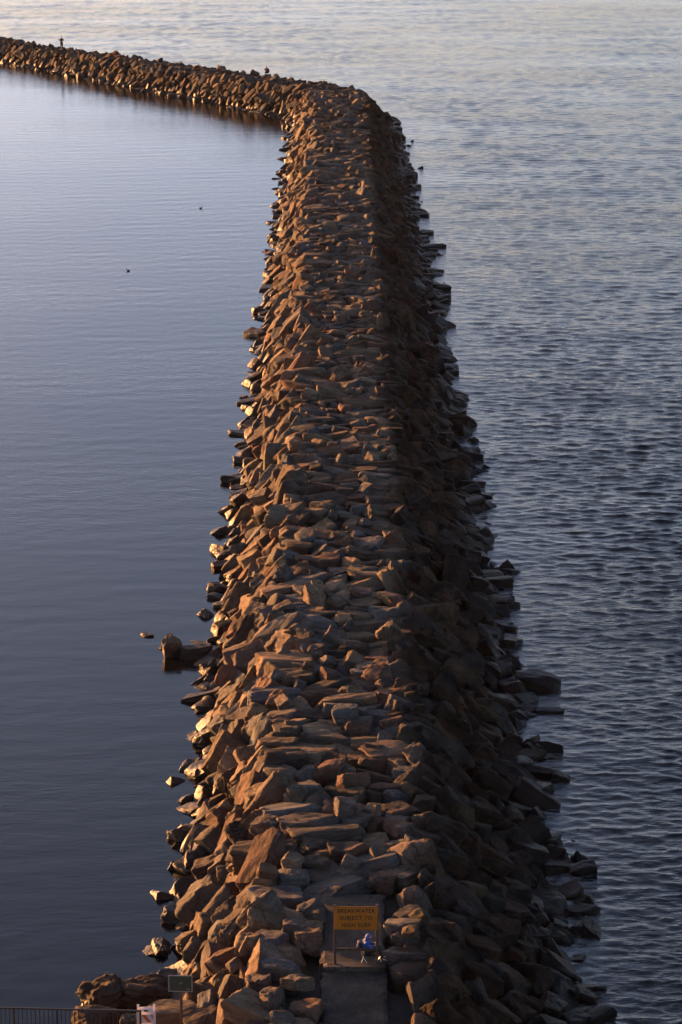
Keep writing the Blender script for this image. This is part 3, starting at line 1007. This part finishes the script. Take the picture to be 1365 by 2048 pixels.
def human(root, J, jacket, trousers, hood=False, hair=None, headgear=None):
    """J: pelvis, spine, chest, neck, head, face (unit direction), and per side (l, r): shoulder, elbow, wrist, hip, knee, ankle, toe"""
    f = Vector(J['face']).normalized()
    up = (Vector(J['head']) - Vector(J['neck'])).normalized()
    side = f.cross(up).normalized()
    jt, bn = [], []
    def add(p, r, parent=None):
        jt.append((tuple(p), r))
        if parent is not None:
            bn.append((parent, len(jt) - 1))
        return len(jt) - 1
    pel = add(J['pelvis'], 0.12)
    spi = add(J['spine'], 0.115, pel)
    che = add(J['chest'], 0.13, spi)
    nec = add(J['neck'], 0.055, che)
    hd = Vector(J['head'])
    h0 = add(hd - up * 0.055 + f * 0.01, 0.068, nec)
    h1 = add(hd + up * 0.02, 0.088, h0)
    h2 = add(hd + up * 0.085, 0.062, h1)
    add(hd + f * 0.105 - up * 0.012, 0.013, h1)              # nose
    add(hd + f * 0.085 - up * 0.085, 0.026, h0)              # chin
    for sgn in (-1, 1):
        add(hd + side * sgn * 0.098, 0.016, h1)              # ears
    for k in 'lr':
        s = add(J['shoulder_' + k], 0.062, che)
        e = add(J['elbow_' + k], 0.042, s)
        w = add(J['wrist_' + k], 0.028, e)
        d = (Vector(J['wrist_' + k]) - Vector(J['elbow_' + k])).normalized()
        hx = Vector(J.get('palm_' + k, (0, 0, -1)))
        hx = (hx - d * hx.dot(d)).normalized()                # the way the palm faces
        ac = d.cross(hx).normalized()                         # across the knuckles
        wr = Vector(J['wrist_' + k])
        pm = add(wr + d * 0.05, 0.030, w)
        for q, (o, ln) in enumerate(((-0.030, 0.062), (-0.010, 0.074), (0.011, 0.070), (0.031, 0.054))):
            b = add(wr + d * 0.092 + ac * o, 0.0105, pm)
            m = add(wr + d * (0.092 + ln * 0.5) + ac * o * 1.1 + hx * 0.018, 0.009, b)
            add(wr + d * (0.092 + ln * 0.72) + ac * o * 1.1 + hx * (0.036 + 0.003 * q), 0.008, m)
        t0 = add(wr + d * 0.045 - ac * 0.040 + hx * 0.012, 0.012, pm)
        add(wr + d * 0.082 - ac * 0.052 + hx * 0.036, 0.0095, t0)
        h = add(J['hip_' + k], 0.085, pel)
        kn = add(J['knee_' + k], 0.056, h)
        an = add(J['ankle_' + k], 0.036, kn)
        add(J['toe_' + k], 0.032, an)
    skin_mesh('body', jt, bn, M['skin'], root, 2)
    # jacket over the trunk and the sleeves
    g = [(J['pelvis'], 0.165), (J['spine'], 0.15), (J['chest'], 0.165), (J['neck'], 0.085)]
    e = [(0, 1), (1, 2), (2, 3)]
    for k in 'lr':
        n = len(g)
        el, wr = Vector(J['elbow_' + k]), Vector(J['wrist_' + k])
        g += [(J['shoulder_' + k], 0.085), (tuple(el), 0.066), (tuple(el.lerp(wr, 0.93)), 0.044)]
        e += [(2, n), (n, n + 1), (n + 1, n + 2)]
    jk = skin_mesh('jacket', g, e, jacket, root, 2)
    if hood:
        hb = hd - f * 0.025
        skin_mesh('hood', [(tuple(hb - up * 0.13), 0.105), (tuple(hb - up * 0.02), 0.118), (tuple(hb + up * 0.075 - f * 0.01), 0.100), (tuple(hb + up * 0.12 - f * 0.03), 0.05)],
                  [(0, 1), (1, 2), (2, 3)], jacket, jk, 2)
    else:
        hb = hd - f * 0.022 + up * 0.035
        skin_mesh('hair', [(tuple(hb - up * 0.05 - f * 0.03), 0.072), (tuple(hb + up * 0.01 - f * 0.01), 0.092), (tuple(hb + up * 0.065), 0.066)], [(0, 1), (1, 2)], hair or M['black'], root, 2)
    g = [(J['pelvis'], 0.15)]
    e = []
    for k in 'lr':
        n = len(g)
        g += [(J['hip_' + k], 0.112), (J['knee_' + k], 0.084), (tuple(Vector(J['knee_' + k]).lerp(Vector(J['ankle_' + k]), 0.93)), 0.062)]
        e += [(0, n), (n, n + 1), (n + 1, n + 2)]
    skin_mesh('trousers', g, e, trousers, root, 2)
    for k in 'lr':
        a, t = Vector(J['ankle_' + k]), Vector(J['toe_' + k])
        heel = a + (a - t).normalized() * 0.05
        heel.z = t.z
        skin_mesh('shoe', [(tuple(heel), 0.044), (tuple(heel.lerp(t, 0.55)), 0.048), (tuple(t + (t - heel).normalized() * 0.03), 0.034)], [(0, 1), (1, 2)], M['shoe'], root, 2)

def seated_reader():
    p = world_at(743, 1925, ZC)
    root = empty('person', (p.x, p.y + 0.12, ZC), R(4))
    tag(root, 'person in blue hooded jacket seated sideways on a low stool behind the yellow sign', 'person')
    J = dict(pelvis=(-.20, 0, .43), spine=(-.23, 0, .60), chest=(-.20, 0, .77), neck=(-.15, 0, .88), head=(-.09, -.01, .985), face=(1, -.12, -.25))
    for k, s in (('l', 1), ('r', -1)):
        J.update({'shoulder_' + k: (-.19, s * .18, .80), 'elbow_' + k: (-.03, s * .21, .60), 'wrist_' + k: (.14, s * .09, .66), 'palm_' + k: (.2, -s * .6, .5),
                  'hip_' + k: (-.16, s * .09, .42), 'knee_' + k: (.28, s * .13, .53), 'ankle_' + k: (.43, s * .12, .10), 'toe_' + k: (.58, s * .13, .045)})
    root.scale = (0.86, 0.86, 0.86)
    human(root, J, M['blue'], M['black'], hood=True)
    # the folding stool
    st = empty('folding_stool', (p.x, p.y + 0.12, ZC), R(4))
    tag(st, 'low folding stool with pale crossed metal legs under the person in blue', 'stool')
    st.scale = (0.86, 0.86, 0.86)
    bm = bmesh.new()
    add_box(bm, (0.0, 0, .295), (.72, .40, .022), None, 0.008)
    from_bm('seat', bm, M['black'], st)
    for sx in (-1, 1):
        for a, b in ((-1, 1), (1, -1)):
            bm = bmesh.new()
            add_tube(bm, (sx * .27 + a * .075, -.19 if a * sx > 0 else .17, .285), (sx * .27 - a * .10, -.19 if a * sx > 0 else -.13, .012), .013)
            from_bm('leg', bm, M['light_metal'], st)
    # the backpack on the back
    bp = empty('backpack', (p.x, p.y + 0.12, ZC), R(4))
    tag(bp, 'small navy backpack on the back of the person in blue', 'backpack')
    bp.scale = (0.86, 0.86, 0.86)
    bm = bmesh.new()
    add_box(bm, (-.42, 0, .63), (.15, .28, .34), Matrix.Rotation(R(-6), 3, 'Y'), 0.05)
    from_bm('bag', bm, M['navy'], bp, True)
    bm = bmesh.new()
    add_box(bm, (-.50, 0, .57), (.06, .21, .17), Matrix.Rotation(R(-6), 3, 'Y'), 0.025)
    from_bm('pocket', bm, M['navy'], bp, True)
    for s in (-1, 1):
        bm = bmesh.new()
        add_tube(bm, (-.36, s * .09, .78), (-.20, s * .11, .925), .014)
        add_tube(bm, (-.20, s * .11, .925), (-.06, s * .12, .78), .014)
        from_bm('strap', bm, M['navy'], bp, True)
seated_reader()

def angler():
    z = crest_z(YB + 70) + 0.15
    p = world_at(124, 99.5, z)
    root = empty('person', p, R(-10))
    tag(root, 'person standing on the far arm of the breakwater holding a fishing rod out', 'person')
    J = dict(pelvis=(0, 0, .93), spine=(0, 0, 1.1), chest=(0, .01, 1.32), neck=(-.01, 0, 1.48), head=(-.03, 0, 1.60), face=(-1, .3, -.05))
    for k, s in (('l', -1), ('r', 1)):
        J.update({'hip_' + k: (s * .09, 0, .90), 'knee_' + k: (s * .10, .02, .48), 'ankle_' + k: (s * .10, -.02, .09), 'toe_' + k: (s * .11 - .08, .10, .04),
                  'shoulder_' + k: (s * .19, 0, 1.40)})
    J.update(elbow_l=(-.26, .10, 1.17), wrist_l=(-.42, .16, 1.27), elbow_r=(.30, .08, 1.20), wrist_r=(.06, .22, 1.28), palm_l=(0, 0, 1), palm_r=(-.3, 0, 1))
    human(root, J, M['brown_cloth'], M['black'], hair=M['black'])
    rod = empty('fishing_rod', p, R(-10))
    tag(rod, 'long thin fishing rod held level by the person standing on the far arm', 'fishing rod')
    bm = bmesh.new()
    add_tube(bm, (.16, .24, 1.30), (-.55, .17, 1.345), .016, .014)
    from_bm('grip', bm, M['black'], rod)
    bm = bmesh.new()
    add_tube(bm, (-.55, .17, 1.345), (-2.3, .0, 1.46), .011, .004)
    from_bm('blank', bm, M['dark_steel'], rod)
    bm = bmesh.new()
    add_tube(bm, (-.30, .16, 1.28), (-.30, .23, 1.28), .035)
    from_bm('reel', bm, M['dark_steel'], rod)
angler()

def sitter():
    z = crest_z(YB + 20) + 0.55
    p = world_at(534, 147, z)
    root = empty('person', p, R(0))
    tag(root, 'person sitting hunched on top of the far arm near the bend', 'person')
    J = dict(pelvis=(0, 0, .14), spine=(0, .03, .32), chest=(-.02, .08, .50), neck=(-.03, .12, .63), head=(-.04, .17, .735), face=(-.2, 1, -.35))
    for k, s in (('l', -1), ('r', 1)):
        J.update({'hip_' + k: (s * .10, .04, .14), 'knee_' + k: (s * .16 + .10, .38, .42), 'ankle_' + k: (s * .12 + .12, .55, .08), 'toe_' + k: (s * .12 + .12, .70, .04),
                  'shoulder_' + k: (s * .19 - .02, .08, .56), 'elbow_' + k: (s * .27, .24, .36), 'wrist_' + k: (s * .10 + .03, .43, .47), 'palm_' + k: (0, 0, -1)})
    human(root, J, M['red_cloth'], M['black'], hair=M['grey_cloth'])
sitter()

# ---------------------------------------------------------------- birds on the calm water
M['plume'] = plain('dark_plumage', (0.02, 0.019, 0.018), 0.7, 0.3, 12.0)
def bird(px, py, heading, label):
    p = world_at(px, py, 0.0)
    root = empty('water_bird', (p.x, p.y, 0.0), heading)
    root.scale = (0.85, 0.85, 0.85)
    tag(root, label, 'bird', 'birds on the calm water')
    skin_mesh('body', [((-.19, 0, .09), .018), ((-.10, 0, .06), .06), ((.0, 0, .055), .082), ((.10, 0, .07), .062), ((.15, 0, .13), .032), ((.165, 0, .19), .026), ((.185, 0, .225), .036), ((.25, 0, .215), .009)],
              [(i, i + 1) for i in range(7)], M['plume'], root, 2)
bird(402, 417, R(15), 'small dark bird afloat on calm water, the farther one near the breakwater')
bird(257, 542, R(170), 'small dark bird afloat on calm water, the nearer one out to the left')

# ---------------------------------------------------------------- thin dawn haze over the water
def haze():
    bm = bmesh.new()
    add_box(bm, (0, 420, 20.0), (1500, 1400, 45.0))
    t = NT('haze_air')
    v = t.n('ShaderNodeVolumePrincipled')
    v.inputs['Color'].default_value = (0.95, 0.93, 1.0, 1.0)
    v.inputs['Density'].default_value = 0.000016
    v.inputs['Anisotropy'].default_value = 0.2
    t.l(v.outputs[0], t.out.inputs['Volume'])
    tag(from_bm('haze', bm, t.m), kind='stuff')
haze()
